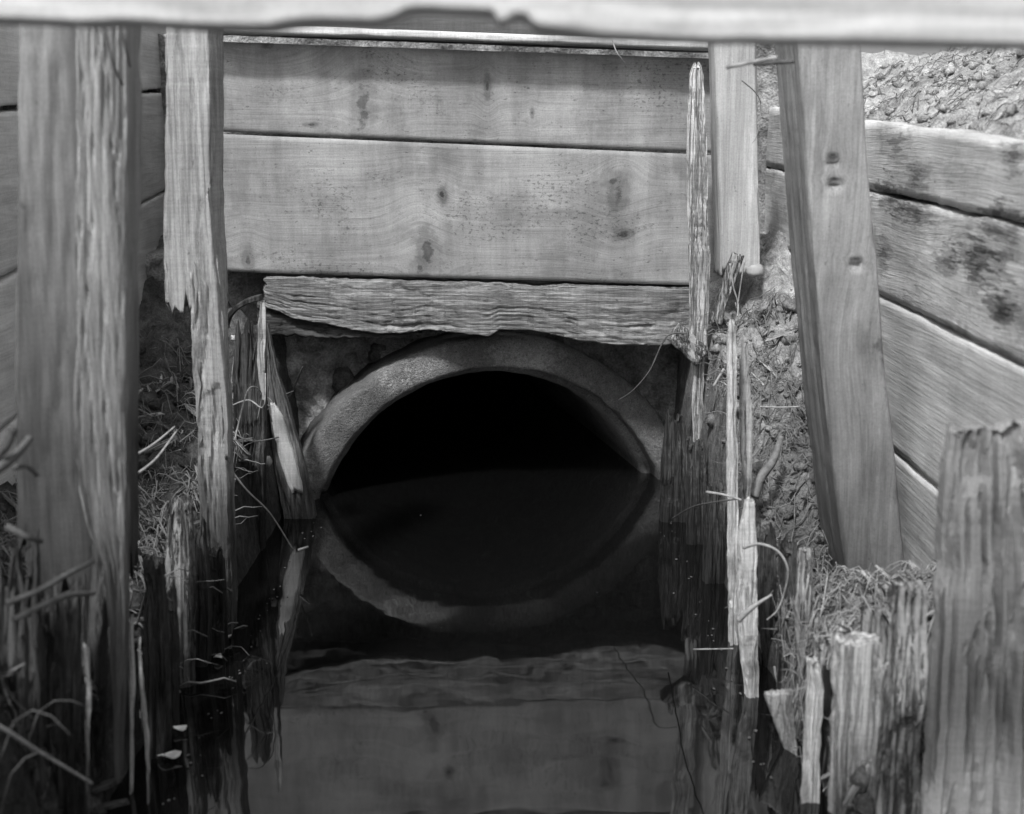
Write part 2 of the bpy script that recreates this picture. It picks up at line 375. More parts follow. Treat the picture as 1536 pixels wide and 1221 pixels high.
# ---------------------------------------------------------------- ground
LT = [(-3, .14), (.7, .44), (.93, .45), (1.06, .28), (1.2, .18), (1.5, .16), (1.7, .18), (1.9, .22), (2.1, .26), (2.3, .34), (2.45, .42)]
RT = [(-3, .0), (.9, -.15), (1.06, -.08), (1.13, .06), (1.22, .145), (1.32, .15), (1.45, .09), (1.6, .11), (1.75, .20), (1.9, .27), (2.1, .36), (2.3, .43)]
XL, XR = -.66, .49
def clod(x, y, a=1.):
    return a * (.016 * fb(x * 12, y * 12, .3, 4) + .009 * abs(fb(x * 45, y * 45, 2.1, 3)))
def h(x, y):
    if y > 2.6: return .765 + clod(x, y, .6)
    if y < -3: return .68 + clod(x, y, .6)
    if x < XL:
        return lin([(-3, .66), (1.25, .66), (1.6, .74)], y) + .05 * ss(0, 3, -x) + clod(x, y)
    if x > XR:
        return lin([(XR, .60), (.515, .625), (.60, .68), (.9, .80), (1.4, .86), (9, .9)], x) + clod(x, y, 1.5)
    if x < -.35:
        t = (x - XL) / (-.35 - XL); e = 1 - ss(.80, 1., t)
        z = lin(LT, y) * (1 - .35 * t * t) + clod(x, y, 2.4)
        if y < 1.2: z -= .12 * t * ss(1.25, 1., y)
        return -.25 + (z + .25) * e
    if x > .275:
        t = (XR - x) / (XR - .275); e = 1 - ss(.78, 1., t)
        z = lin(RT, y) * (1 - .3 * t * t) + clod(x, y, 2.3)
        return -.25 + (z + .25) * e
    return -.25
def axis(fine0, fine1, st, lo, hi):
    a = []; v = fine0; s = st
    while v > lo: s *= 1.35; v -= s; a.append(max(v, lo))
    a = a[::-1]; n = int((fine1 - fine0) / st); a += [fine0 + (fine1 - fine0) * i / n for i in range(n + 1)]
    v = fine1; s = st
    while v < hi: s *= 1.35; v += s; a.append(min(v, hi))
    return a
xs = axis(-.78, 1.0, .0075, -300, 300); ys = axis(.82, 2.7, .0075, -300, 300)
# snap grid lines onto the trench edges for upright sides
def snap(a, val):
    k = min(range(len(a)), key=lambda i: abs(a[i] - val)); a[k] = val
V = []; F = []
for y in ys:
    for x in xs: V.append((x, y, h(x, y)))
nx = len(xs)
for j in range(len(ys) - 1):
    for i in range(nx - 1):
        ym = ys[j + 1]
        if ys[j] <= 2.6 < ym and -.66 < xs[i] < .49: continue        # the back of the trench is the earth face, pierced by the pipe
        F.append((j * nx + i, j * nx + i + 1, (j + 1) * nx + i + 1, (j + 1) * nx + i))
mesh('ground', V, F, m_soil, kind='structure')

# pipe frame
PC = P(742, 820, 2.305); PC.x += .0
YAW = R(12); ca, sa = math.cos(YAW), math.sin(YAW)
def pf(x, z, y): return Vector((PC.x + x * ca - y * sa, PC.y + x * sa + y * ca, PC.z + z))
RI, RO, RB = .3275, .384, .311
# earth face round the pipe
V = []; F = []; n = 170; m_ = 170; ok = {}
for j in range(m_ + 1):
    for i in range(n + 1):
        x = -.70 + 1.24 * i / n; z = -.25 + 1.05 * j / m_
        r = math.hypot(x - PC.x, z - PC.z)
        yy = 2.39 + .035 * fb(x * 9, z * 9, 4, 5) + .02 * abs(fb(x * 30, z * 30, 1, 3)) + .11 * (x - PC.x) - .05 * ss(.52, .40, r) * 0
        yy = yy if z < .42 else max(yy, 2.50 + .02 * fb(x * 9, z * 9, 1, 3))
        yy -= 0 * ss(.30, .42, abs(x - PC.x)) * ss(.5, .2, z)
        ok[i, j] = r > .345; V.append((x, yy, z))
for j in range(m_):
    for i in range(n):
        if all(ok[a, b] for a, b in ((i, j), (i + 1, j), (i, j + 1), (i + 1, j + 1))):
            F.append((j * (n + 1) + i, j * (n + 1) + i + 1, (j + 1) * (n + 1) + i + 1, (j + 1) * (n + 1) + i))
mesh('earth_bank', V, F, m_face, kind='structure')
V = [(-.68, -4, 0), (.5, -4, 0), (.5, 2.55, 0), (.24, 4.3, 0), (-.34, 4.3, 0), (-.68, 2.55, 0)]
mesh('water', V, [(0, 1, 2, 3, 4, 5)], m_water, kind='structure', smooth=False)

# ---------------------------------------------------------------- culvert pipe
root = bpy.data.objects.new('culvert_pipe', None); C.objects.link(root)
tag(root, 'round concrete culvert pipe half sunk in dark water', 'pipe')
def ringmesh(name, prof, parent, closed=True, seg=260, rag=.0028):
    V = []; F = []; m = len(prof)
    for i in range(seg):
        a = 2 * math.pi * i / seg
        for (r, y) in prof:
            q = r + rag * fb(math.cos(a) * 9 + r * 20, math.sin(a) * 9, y * 30, 4) + (.004 * min(0, fb(math.cos(a) * 22, math.sin(a) * 22, 5, 3)) if r > .35 else 0)
            yy = y + rag * .8 * fb(math.cos(a) * 11, math.sin(a) * 11 + r * 40, 9, 4)
            V.append(pf(q * math.cos(a), q * math.sin(a), yy))
    for i in range(seg):
        i2 = (i + 1) % seg
        for k in range(m if closed else m - 1):
            k2 = (k + 1) % m
            F.append((i * m + k, i2 * m + k, i2 * m + k2, i * m + k2))
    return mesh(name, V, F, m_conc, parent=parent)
prof = [(RI, .055), (RI, .03), (RI, .007), (RI + .002, .003), (RI + .006, 0), (RI + .02, -.001), (RI + .035, 0), (RO - .009, 0), (RO - .003, .003), (RO, .010), (RO, .05), (RO, .12), (RI + .03, .12)]
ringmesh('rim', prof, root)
prof = [(RI + .001, .05), (RB + .006, .052), (RB, .06), (RB, .4), (RB, 1.1), (RB, 2.0), (.001, 2.0)]
ringmesh('barrel', prof, root, closed=False)

# ---------------------------------------------------------------- timber end wall
def hboard(name, mat, top, bot, Y, T, **kw):
    """top, bot: lists of (px, py) left to right"""
    x0, x1 = top[0][0], top[-1][0]
    def f(v):
        px = x0 + (x1 - x0) * v; return P(px, lin(bot, px), Y), P(px, lin(top, px), Y)
    Lp, Rp = f(.5); Lq, _ = f(1); L0, _ = f(0)
    nu = kw.pop('nu', max(8, int((Rp - Lp).length / .008))); nv = kw.pop('nv', int((Lq - L0).length / .008))
    return slab(name, mat, f, Vector((0, T, 0)), nu, nv, kw.pop('nd', 3), 'h', **kw)
G1 = 'planks of the end wall above the pipe'
hboard('wall_plank', m_b1, [(258, 60), (330, 62), (1085, 88)], [(258, 194.5), (328, 197.5), (1030, 227.5), (1085, 230)], YB, .04, rough=.0003, edge=.0005, rnd=.03,
       label='upper smooth sawn plank of the end wall, shaded along its top edge', cat='plank', group=G1)
hboard('wall_plank', m_b2, [(258, 198), (328, 200.5), (1030, 230.5), (1085, 233)], [(258, 405), (345, 408), (700, 418), (1030, 428), (1085, 430)], YB, .04, rough=.0003, edge=.0005, rnd=.03,
       label='wide knotty sawn plank of the end wall above the split beam', cat='plank', group=G1)
# capping board with a splintered bright front edge, overhanging the wall
def fcap(v):
    px = 268 + 812 * v; a = P(px, lin([(300, 47), (490, 53), (1065, 74), (1090, 75)], px), YB - .05)
    return a, a + Vector((0, .13, .004))
slab('capping_board', m_cap, fcap, Vector((0, 0, .014)), 14, 200, 3, 'h', rough=.001, crack=.002, edge=.003, rnd=.2,
     label='thin bright capping board with a splintered front edge on top of the end wall', cat='board')
hboard('rear_board', m_shade, [(262, -30), (1090, -5)], [(262, 50), (1090, 80)], YB + .10, .03, rough=.001,  # board added where there is shade, coloured as dark as that shade
       label='added board behind the bright capping board, shade painted as its dark colour', cat='board')
# split beam
beam_top = [(388, 419), (396, 416), (420, 415), (700, 424), (900, 430), (1050, 434)]
beam_bot = [(388, 447), (400, 463), (440, 478), (520, 494), (560, 503), (600, 503), (640, 498), (735, 504), (748, 495), (790, 498), (820, 503), (870, 514), (925, 521), (1000, 518), (1050, 508)]
hboard('split_beam', m_beam, beam_top, beam_bot, 2.24, .09, nu=44, nv=260, nd=12, rough=.0015, crack=.004, edge=.003, hole=.003, rnd=.08, jb=.025, ck=2.3, fade=(.75, .35),
       label='split rotten beam lying right over the pipe', cat='beam')
hboard('broken_plank', m_wet, [(385, 450), (640, 470)], [(385, 505), (520, 512), (640, 506)], 2.25, .05, nu=16, nv=90, rough=.004, crack=.006, edge=.006, hole=.006,
       jt=.1, label='black rotten plank wedged under the left half of the split beam', cat='plank')

# ---------------------------------------------------------------- side walls of horizontal planks
def yplank(name, mat, X, top, bot, T, **kw):
    """top/bot: (Y, z) pairs near -> far"""
    def f(v):
        Y = top[0][0] + (top[-1][0] - top[0][0]) * v
        return Vector((X, Y, lin(bot, Y))), Vector((X, Y, lin(top, Y)))
    hh = abs(top[0][1] - bot[0][1]); ln = top[-1][0] - top[0][0]
    return slab(name, mat, f, Vector((T, 0, 0)), max(8, int(hh / .008)), int(ln / .009), 3, 'y', **kw)
def zz(px, py, X): p = PX(px, py, X); return (p.y, p.z)
def seamz(a, b, Y0=.25, Y1=2.6):
    k = (b[1] - a[1]) / (b[0] - a[0]); return [(Y0, a[1] + k * (Y0 - a[0])), (Y1, a[1] + k * (Y1 - a[0]))]
def off(s, d): return [(a, b + d) for a, b in s]
sL = [seamz(zz(10, 165, -.64), zz(215, 138, -.64)), seamz(zz(10, 415, -.64), zz(215, 305, -.64)), seamz(zz(10, 640, -.64), zz(215, 462, -.64))]
GL = 'planks of the left trench wall'
LBL = ['topmost plank of the left trench wall, behind the tall post', 'second plank from the top in the left trench wall', 'third plank from the top in the left trench wall, jagged on its upper edge', 'lowest plank of the left trench wall, half buried in the earth']
edges = [[(.25, .82), (2.6, .84)]] + sL + [[(.25, .0), (2.6, .02)]]
for i in range(4):
    yplank('wall_plank', m_wallL, -.64, off(edges[i], -.002 if i else 0), off(edges[i + 1], .002), -.035, rough=.0006, crack=.001, edge=.003, rnd=.06, label=LBL[i], cat='plank', group=GL)
XW = .47
sR = [seamz(zz(1310, 181, XW), zz(1536, 212, XW)), seamz(zz(1310, 287, XW), zz(1536, 338, XW)), seamz(zz(1325, 447, XW), zz(1536, 551, XW)), seamz(zz(1365, 672, XW), zz(1410, 702, XW)), [(.25, .0), (2.6, .02)]]
print('right seams', sR); print('left seams', sL)
sR[3] = [(.25, .235), (2.6, .25)]
LBR = ['topmost pale plank of the right trench wall, below the bright earth', 'second plank from the top in the right trench wall, with charred knots and cracks',
       'third plank from the top in the right trench wall, broad and smooth behind the strut', 'lowest plank of the right trench wall, half buried beside the strut foot']
def sp_(px, py, ra, rl, dk): q = zz(px, py, XW); return (q[1], q[0], ra, rl, dk, 0)
p1 = zz(1480, 400, XW); p0 = zz(1500, 470, XW); pk = zz(1385, 320, XW)
m_wallRk = wood('charred_wall_plank', .62, .35, .3, .7, saw=.04, specks=.5, patchy=.25, mould=.3, rot=.2, knots=[
    (p1[1], p1[0], .024, .08, .6, 0), (p0[1], p0[0], .016, .05, .5, 0), (pk[1], pk[0] + .05, .02, .09, .55, 0)] + [sp_(*a) for a in ((1335, 300, .016, .07, .6), (1325, 380, .03, .035, .5), (1495, 345, .012, .06, .6), (1420, 395, .018, .05, .6), (1460, 385, .022, .06, .6), (1500, 460, .02, .05, .5))])
m_wallRt = wood('burnt_wall_plank', .60, .3, .25, .6, saw=.04, specks=.5, patchy=.25, mould=.25, knots=[sp_(*a) for a in ((1330, 285, .02, .06, .75), (1375, 265, .022, .05, .45), (1500, 325, .016, .06, .75), (1345, 215, .03, .07, .3), (1520, 225, .03, .03, .5))])
for i in range(4):
    yplank('wall_plank', [m_wallRt, m_wallRk, m_wallR, m_wallR][i], XW, off(sR[i], -.0015), off(sR[i + 1], .0015), .035, rough=.0006, crack=.001,
           edge=(.003, .003, .0015, .0015)[i], rnd=.04, label=LBR[i], cat='plank', group='planks of the right trench wall')

# ---------------------------------------------------------------- foreground crossbeam
ub = [(-500, 30), (0, 34), (60, 36), (120, 40), (180, 36), (250, 42), (330, 45), (400, 44), (440, 36), (480, 34), (560, 38), (590, 30), (606, 20), (625, 18), (742, 24), (746, 40), (756, 44), (765, 30), (790, 30), (805, 48), (900, 58), (1060, 64), (1200, 66), (1536, 72), (2040, 76)]
def fbm(v):
    px = -900 + 3340 * v; return P(px, lin(ub, px), .62), P(px, -230, .62)
slab('crossbeam', m_front, fbm, Vector((0, .035, 0)), 40, 330, 6, 'h', rough=.001, crack=.001, edge=.0006, rnd=.12,
     label='bright pale crossbeam spanning the trench overhead at the very front', cat='beam')

# ---------------------------------------------------------------- left timbers
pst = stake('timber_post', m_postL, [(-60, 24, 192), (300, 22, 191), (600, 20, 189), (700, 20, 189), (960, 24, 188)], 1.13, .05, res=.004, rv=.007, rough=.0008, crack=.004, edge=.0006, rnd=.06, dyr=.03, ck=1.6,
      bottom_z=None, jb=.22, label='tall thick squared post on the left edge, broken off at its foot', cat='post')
stake('splinter', m_pale, [(925, 194, 199), (960, 190, 200), (1030, 190, 203), (1075, 192, 198), (1200, 193, 196)], 1.19, .008, res=.0015, rough=.001, edge=.0015, bottom_z=None, parent=pst)
stake('facing_strip', m_strip, [(-60, 112, 191), (300, 110, 190.5), (600, 109, 189), (720, 112, 189), (790, 128, 190), (850, 152, 190), (930, 161, 190), (1000, 164, 188), (1100, 169, 182), (1195, 173, 178)], 1.118, .012, res=.0025, rv=.006, rough=.0014, crack=.004, edge=.0012, rnd=.1, dyr=.02, ck=2., smooth=False,
      bottom_z=None, jb=.03, parent=pst)
ps2 = stake('timber_post', m_post2, [(-10, 246, 317), (300, 244, 319), (530, 243, 328)], 1.6, .075, res=.003, rv=.005,
      rough=.0018, crack=.006, edge=.002, rnd=.2, bottom_z=None, jb=.3, jf=1.8, label='pale split post left of the end wall, rotted narrow below its middle', cat='post')
stake('heartwood', m_post2, [(340, 276, 306), (390, 276, 322), (430, 283, 328), (520, 286, 332), (600, 288, 338), (800, 298, 345), (930, 306, 346)], 1.59, .05, res=.002, rv=.005,
      rough=.003, crack=.010, edge=.002, rnd=.3, jt=.08, hole=.004, smooth=False, taper=.5, tlen=.12, parent=ps2)
stake('splinter', m_post2, [(225, 303, 309), (400, 312, 322), (520, 322, 333), (640, 336, 342), (720, 340, 343)], 1.57, .014, res=.0015, rough=.001, crack=.001, edge=.002, bottom_z=None, parent=ps2, jt=.2, jb=.1)
GS = 'wet stakes along the left water edge'
def st(rows, Y, T, lab, mat=m_wet, grp=GS, name='stake', cat='stake', **kw):
    a = dict(res=.0022, rv=.008, rough=.003, crack=.006, edge=.002, jt=.25, hole=.004, rnd=.35, taper=.5, tlen=.35, smooth=False); a.update(kw)
    return stake(name, mat, rows, Y, T, label=lab, cat=cat, group=grp, **a)
st([(450, 352, 398), (600, 346, 398), (780, 346, 396)], 1.95, .03, 'broad dark stake behind the curling roots, left of the leaning stake')
st([(448, 390, 397), (500, 384, 400), (545, 384, 399), (600, 391, 396)], 1.92, .01, 'thin pale sliver standing against the broad dark stake, under the split beam end', mat=m_stump, grp=None, name='wood_sliver', cat='sliver', res=.0015, bottom_z=None, jt=.12)
ls = st([(480, 395, 399), (560, 398, 416), (610, 401, 432), (700, 410, 460), (775, 424, 474), (820, 430, 480)], 2.12, .03, 'stake leaning toward the pipe with a stripped pale face', mat=m_leanb, grp=None, jt=.05, taper=.3)
stake('bare_face', m_bare, [(600, 404, 409), (625, 404, 424), (680, 415, 442), (720, 426, 452), (745, 438, 456)], 2.116, .012, res=.002, rough=.001, crack=.002, edge=.002, bottom_z=None, parent=ls, jt=.1, jb=.1, rnd=.5)
st([(705, 246, 262), (760, 242, 285), (900, 244, 288)], 1.44, .035, 'rotten stake with a frayed pale top below the straw tuft', mat=m_rotsoak, jt=.35)
st([(745, 268, 300), (900, 272, 312)], 1.50, .03, 'dark stake just right of the frayed one')
st([(790, 300, 332), (900, 304, 336)], 1.54, .03, 'short dark stake in front of the rotted foot of the pale split post')
st([(800, 205, 240), (1000, 214, 250)], 1.26, .03, 'black stake close behind the pale strips at the left water edge', jt=.3)
st([(860, 232, 262), (1000, 236, 264)], 1.33, .025, 'black low stake standing in the water above the scum line', jt=.3)
st([(930, 206, 211), (1000, 206, 214), (1080, 210, 220), (1110, 212, 226), (1150, 216, 224), (1200, 219, 223)], 1.17, .007, 'thin pale strip of wood standing right of the post foot, bulging near its base', mat=m_stump, grp=None, name='wood_sliver', cat='sliver', res=.0012, jt=.1, hole=0, crack=.001)
st([(925, 120, 130), (1000, 120, 136), (1040, 126, 138), (1115, 128, 134)], 1.06, .01, 'thin ragged pale strip on the mud in front of the tall left post', mat=m_rotsoak, grp=None, name='wood_sliver', cat='sliver', res=.0015, jt=.2)

st([(690, 112, 158), (760, 112, 160), (1100, 112, 150)], 1.14, .03, 'black rotted board against the inner foot of the tall left post', jt=.3, res=.003, hole=.012)
st([(790, 50, 112), (1100, 50, 116)], 1.07, .03, 'black rotted board in front of the tall left post foot', jt=.35, hole=.012)
st([(760, -20, 50), (1200, -20, 60)], 1.02, .03, 'black rotted board at the left frame edge', jt=.4, hole=.012)
# ---------------------------------------------------------------- right timbers
stake('timber_post', m_post, [(-10, 1068, 1134), (370, 1080, 1141)], 2.13, .07, res=.003, bottom_z=.38, rough=.0007, crack=.003, edge=.0006, rnd=.08, jb=.12,
      label='squared post right of the end wall, notched and broken off above the earth', cat='post')
st([(84, 1046, 1050), (112, 1035, 1056), (200, 1031, 1061), (300, 1031, 1064), (420, 1034, 1067), (520, 1036, 1062), (560, 1040, 1056), (820, 1040, 1054)], 2.10, .022,
   'tall narrow rotten board with a pointed splintered top at the end wall', mat=m_rotpale, grp=None, name='rotten_board', cat='board', jt=.03, res=.002, crack=.006, taper=.2, tlen=.1)
slab('wood_sliver', m_rot, lambda v: (P(1062 + 38 * v, 490 - 125 * v, 2.08), P(1082 + 38 * v, 500 - 125 * v, 2.08)), Vector((0, .014, 0)), 12, 40, 3, jt=.2, jb=.2, rough=.002, crack=.004, edge=.003,
     label='slanting frayed piece of wood between the rotten board and the pebble', cat='sliver')
slab('wood_chunk', m_rot, lambda v: (P(1046 - 46 * v, 556 - 42 * v, 2.08), P(1066 - 46 * v, 524 - 42 * v, 2.08)), Vector((0, .03, 0)), 14, 22, 5, jt=.12, jb=.15, rough=.003, crack=.004, edge=.004,
     label='short broken chunk of wood jutting over the right shoulder of the pipe', cat='wood chunk')
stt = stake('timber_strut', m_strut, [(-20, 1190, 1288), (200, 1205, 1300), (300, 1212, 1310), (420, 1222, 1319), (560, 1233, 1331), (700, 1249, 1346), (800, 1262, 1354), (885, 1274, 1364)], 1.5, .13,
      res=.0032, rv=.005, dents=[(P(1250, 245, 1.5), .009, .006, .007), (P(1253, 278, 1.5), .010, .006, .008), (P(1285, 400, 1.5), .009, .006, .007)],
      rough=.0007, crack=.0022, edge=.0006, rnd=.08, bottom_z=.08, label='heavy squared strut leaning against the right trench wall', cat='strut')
GR = 'broken stakes along the right water edge'
st([(474, 1096, 1102), (486, 1092, 1106), (640, 1089, 1110), (850, 1091, 1110), (940, 1094, 1110)], 1.57, .018, 'tall thin pale stake standing alone right of the pipe', mat=m_pale, grp=GR, jt=.03, res=.002, taper=.2)
st([(486, 1110, 1120), (540, 1109, 1128), (650, 1110, 1130), (740, 1114, 1126)], 1.62, .014, 'grey board sliver close behind the tall thin pale stake', mat=m_stumpd, grp=GR, jt=.1, res=.002)
st([(735, 1122, 1134), (790, 1108, 1138), (900, 1104, 1141), (1000, 1112, 1141), (1050, 1120, 1140)], 1.41, .02, 'pale cracked stake with a root curling over its top', mat=m_pale, grp=GR, jt=.1, res=.002)
st([(600, 1002, 1026), (700, 992, 1036), (800, 988, 1036)], 2.1, .03, 'dark rotten stake touching the right side of the pipe', grp=GR, jt=.3)
st([(640, 1030, 1060), (820, 1030, 1064)], 1.98, .03, 'dark wet stake behind the foot of the tall rotten board', grp=GR)
st([(690, 1058, 1090), (880, 1056, 1092)], 1.8, .03, 'dark wet stake left of the tall thin pale stake', grp=GR)
st([(760, 1138, 1165), (900, 1140, 1170), (1000, 1145, 1172)], 1.5, .03, 'black rotted stake behind the curling root', grp=GR)
st([(780, 1170, 1200), (1000, 1172, 1200)], 1.45, .03, 'black rotted stake between the curling root and the knob topped stake', grp=GR)
kb = st([(822, 1203, 1222), (850, 1202, 1225), (900, 1196, 1227), (1000, 1196, 1228)], 1.33, .02, 'narrow stake with a knobby top in the middle of the right stake row', mat=m_stumpd, grp=GR, jt=.03, res=.002)
st([(885, 1222, 1243), (1000, 1222, 1250)], 1.28, .018, 'short grey stake just right of the knob topped one', mat=m_stumpd, grp=GR, res=.002)
st([(860, 1246, 1256), (900, 1247, 1262), (930, 1250, 1260)], 1.40, .012, 'small pale stub of wood at the left foot of the strut', mat=m_stump, grp=GR, res=.002)
st([(985, 1212, 1228), (1030, 1214, 1238), (1130, 1207, 1236), (1230, 1200, 1232), (1300, 1196, 1230)], 1.17, .02, 'pale narrow stake in front, below the straw and left of the dark gap', mat=m_pale, grp=GR, res=.0018, jt=.06, taper=.2)
st([(1000, 1236, 1252), (1250, 1232, 1252)], 1.2, .02, 'dark thin board filling the gap between two pale front stakes', grp=GR, jt=.1)
st([(960, 1260, 1330), (1000, 1257, 1330), (1100, 1254, 1326), (1230, 1252, 1318), (1300, 1250, 1312)], 1.13, .035, 'wide pale stump board with a flat top under the straw', mat=m_stump, grp=GR, jt=.05, res=.003, taper=.1, crack=.007)
st([(858, 1352, 1374), (890, 1342, 1402), (1000, 1338, 1400), (1100, 1328, 1392), (1230, 1318, 1384), (1300, 1312, 1380)], 1.08, .035, 'deeply furrowed rotten stump against the big front post', mat=m_stumpd, grp=GR, jt=.12, res=.003, crack=.012, hole=.01)
st([(925, 1222, 1262), (1000, 1222, 1266), (1250, 1218, 1262)], 1.24, .03, 'grey split board behind the two narrowest front stakes', mat=m_stumpd, grp=GR, jt=.2)
st([(905, 1300, 1350), (960, 1296, 1356), (1250, 1290, 1350)], 1.17, .04, 'broad grey stump between the flat topped stump and the furrowed one', mat=m_stumpd, grp=GR, jt=.12)
st([(880, 1170, 1204), (950, 1168, 1206), (1100, 1168, 1206)], 1.42, .03, 'broad brownish rotted stake left of the knob topped one, behind the straw', mat=m_rotsoak, grp=GR, jt=.3)
st([(985, 1322, 1346), (1050, 1320, 1344), (1250, 1310, 1334)], 1.10, .02, 'thin bright stake squeezed left of the furrowed stump', mat=m_pale, grp=GR, jt=.12, res=.0018)
bp = stake('timber_post', m_fpost, [(628, 1438, 1566), (700, 1424, 1575), (900, 1414, 1590), (1221, 1394, 1590)], 1.0, .035, res=.003, rough=.002, crack=.012, edge=.002, rnd=.2, jt=.08, jf=.4, taper=.35, tlen=.12, hole=.007, ck=1.4, smooth=False,
      label='thick broken topped post at the right front corner', cat='post')
slab('broken_plank', m_stump, lambda v: (P(1143 + 38 * v, 1036 + 104 * v, 1.29), P(1192 + 5 * v, 1036 + 104 * v, 1.27)), Vector((0, .012, 0)), 14, 30, 3, jb=.15, jt=.05, rough=.001, crack=.001, edge=.002,
     label='small pale pointed board tipped down to the water among the right stakes', cat='plank')

# ---------------------------------------------------------------- roots, straw, small things
rg = random.Random(5)
def S(*pts): return [P(*p) for p in pts]
strand('root', m_root, S((1116, 822, 1.38), (1140, 816, 1.36), (1168, 828, 1.35), (1182, 856, 1.35), (1176, 890, 1.36), (1166, 915, 1.36), (1150, 930, 1.36)), .0017, .0006, 'thick pale root curling down beside the pale cracked stake', 'root')
strand('root', m_root, S((1108, 930, 1.36), (1130, 910, 1.35), (1158, 892, 1.35)), .004, .001, 'short pale splint slanting across the pale cracked stake', 'root')
strand('root', m_fib, S((1172, 655, 1.7), (1160, 690, 1.68), (1142, 715, 1.66), (1130, 745, 1.65)), .004, .008, 'stout crooked root on the right bank above the dark hollow', 'root')
strand('root', m_root, S((340, 612, 1.88), (372, 600, 1.86), (395, 610, 1.85), (398, 560, 1.88)), .0012, .001, 'thin root looping from the pale split post toward the sliver', 'root')
strand('root', m_root, S((336, 630, 1.75), (352, 650, 1.74), (380, 662, 1.78), (418, 656, 2.05)), .0012, .0008, 'thin long root hanging in front of the broad dark stake', 'root')
strand('root', m_root, S((352, 660, 1.7), (372, 585, 1.8), (392, 590, 1.86), (386, 630, 1.88)), .0011, .0008, 'fine root arching over the broad dark stake', 'root')
strand('root', m_root, S((343, 700, 1.7), (370, 735, 1.72), (405, 770, 1.75), (440, 825, 1.8)), .0014, .0009, 'fine root trailing down to the water below the leaning stake', 'root')
strand('root', m_strawd, S((1030, 500, 2.02), (1000, 505, 2.02), (975, 555, 2.03), (950, 585, 2.05), (928, 600, 2.08)), .0016, .0009, 'fine root dangling in front of the right shoulder of the pipe', 'root')
strand('root', m_root, S((1095, 395, 1.98), (1100, 430, 1.98), (1107, 455, 1.98), (1106, 475, 1.97)), .0014, .0012, 'forked rootlet hanging above the tall thin pale stake', 'root')
strand('root', m_root, S((1117, 390, 1.98), (1112, 420, 1.98), (1107, 455, 1.98)), .001, .001, 'second thin rootlet meeting the forked one under the pebble', 'root')
strand('straw', m_straw, S((-60, 1062, .86), (0, 1090, .88), (60, 1128, .92), (100, 1152, .95), (138, 1175, .98)), .0016, .0012, 'long straight bright straw lying in the lower left corner', 'straw')
strand('straw', m_straw, S((190, 690, 1.45), (228, 668, 1.5), (262, 640, 1.55)), .0022, .001, 'upper of two straws fanning out beside the tall post', 'straw')
strand('straw', m_straw, S((192, 720, 1.4), (232, 690, 1.45), (266, 645, 1.52)), .002, .001, 'lower of two straws fanning out beside the tall post', 'straw')
strand('twig', m_strawd, S((432, 600, 2.26), (446, 570, 2.24), (454, 550, 2.22)), .0018, .0012, 'twig sticking up from the earth left of the pipe', 'twig')
strand('straw', m_straw, S((1060, 738, 1.5), (1085, 742, 1.48), (1112, 750, 1.46)), .0016, .0012, 'pale straw crossing the tall thin pale stake', 'straw')
strand('twig', m_strawd, S((1008, 778, 1.75), (1040, 760, 1.6), (1080, 752, 1.5), (1110, 748, 1.48)), .001, .001, 'thin twig reaching from the tall thin stake over the water', 'twig')
strand('straw', m_straw, S((1040, 974, 1.5), (1100, 973, 1.46)), .0009, .0007, 'short straight straw just above the water at the right stakes', 'straw')
strand('straw', m_straw, S((1140, 610, 1.8), (1170, 611, 1.8), (1200, 610, 1.8)), .0012, .0012, 'level pale straw on the right bank by the strut', 'straw')
strand('straw', m_straw, S((1070, 580, 1.9), (1086, 553, 1.9)), .002, .002, 'small pale straw slanting on the right bank beside the rotten board', 'straw')
strand('straw', m_root, S((448, 825, 1.85), (462, 820, 1.84)), .0022, .0016, 'pale straw tip on the water under the leaning stake', 'straw')
strand('nail', m_straw, S((1090, 101, 1.25), (1165, 86, 1.22)), .0018, .0018, 'upper bent nail sticking across the top of the right post', 'nail', 'nails at the top of the strut')
strand('nail', m_strawd, S((1130, 96, 1.3), (1191, 92, 1.3)), .002, .002, 'lower nail pointing from the strut top toward the right post', 'nail', 'nails at the top of the strut')
strand('twig', m_strawd, S((153, 20, 1.08), (168, 90, 1.08), (184, 128, 1.09)), .0012, .001, 'long thin twig hanging below the crossbeam over the tall left post', 'twig')
strand('twig', m_strawd, S((176, 20, 1.08), (188, 70, 1.08), (195, 100, 1.09)), .0012, .001, 'short thin twig hanging right of the long one over the tall left post', 'twig')
strand('straw', m_straw, S((918, 60, 2.16), (925, 78, 2.15), (931, 86, 2.15), (938, 95, 2.16)), .0009, .0006, 'little curled straw hanging off the bright capping board', 'straw')
strand('straw', m_straw, S((1112, 120, 2.0), (1140, 150, 2.05), (1136, 200, 2.06), (1128, 215, 2.06)), .001, .0007, 'bent straw hanging in the gap right of the notched post', 'straw')
strand('twig', m_strawd, S((20, 642, .95), (8, 672, .95), (-20, 705, .96)), .004, .002, 'dull broken stalk at the left frame edge in front of the tall post', 'stalk')
strand('twig', m_strawd, S((46, 655, .97), (20, 686, .96), (-25, 715, .94)), .0025, .005, 'dull split stalk leaning out of the left frame edge', 'stalk')
strand('twig', m_strawd, S((20, 702, .97), (40, 700, .97), (56, 713, .98)), .002, .0015, 'short curved stem on top of the left front bank', 'stem')
strand('twig', m_strawd, S((10, 905, .95), (60, 885, .97), (100, 862, 1.), (140, 842, 1.04)), .0026, .002, 'upper of two stout stems lying on the left front bank', 'stem')
strand('twig', m_strawd, S((20, 930, .93), (70, 905, .95), (105, 893, .98), (140, 890, 1.02)), .0026, .002, 'lower of two stout stems lying on the left front bank', 'stem')
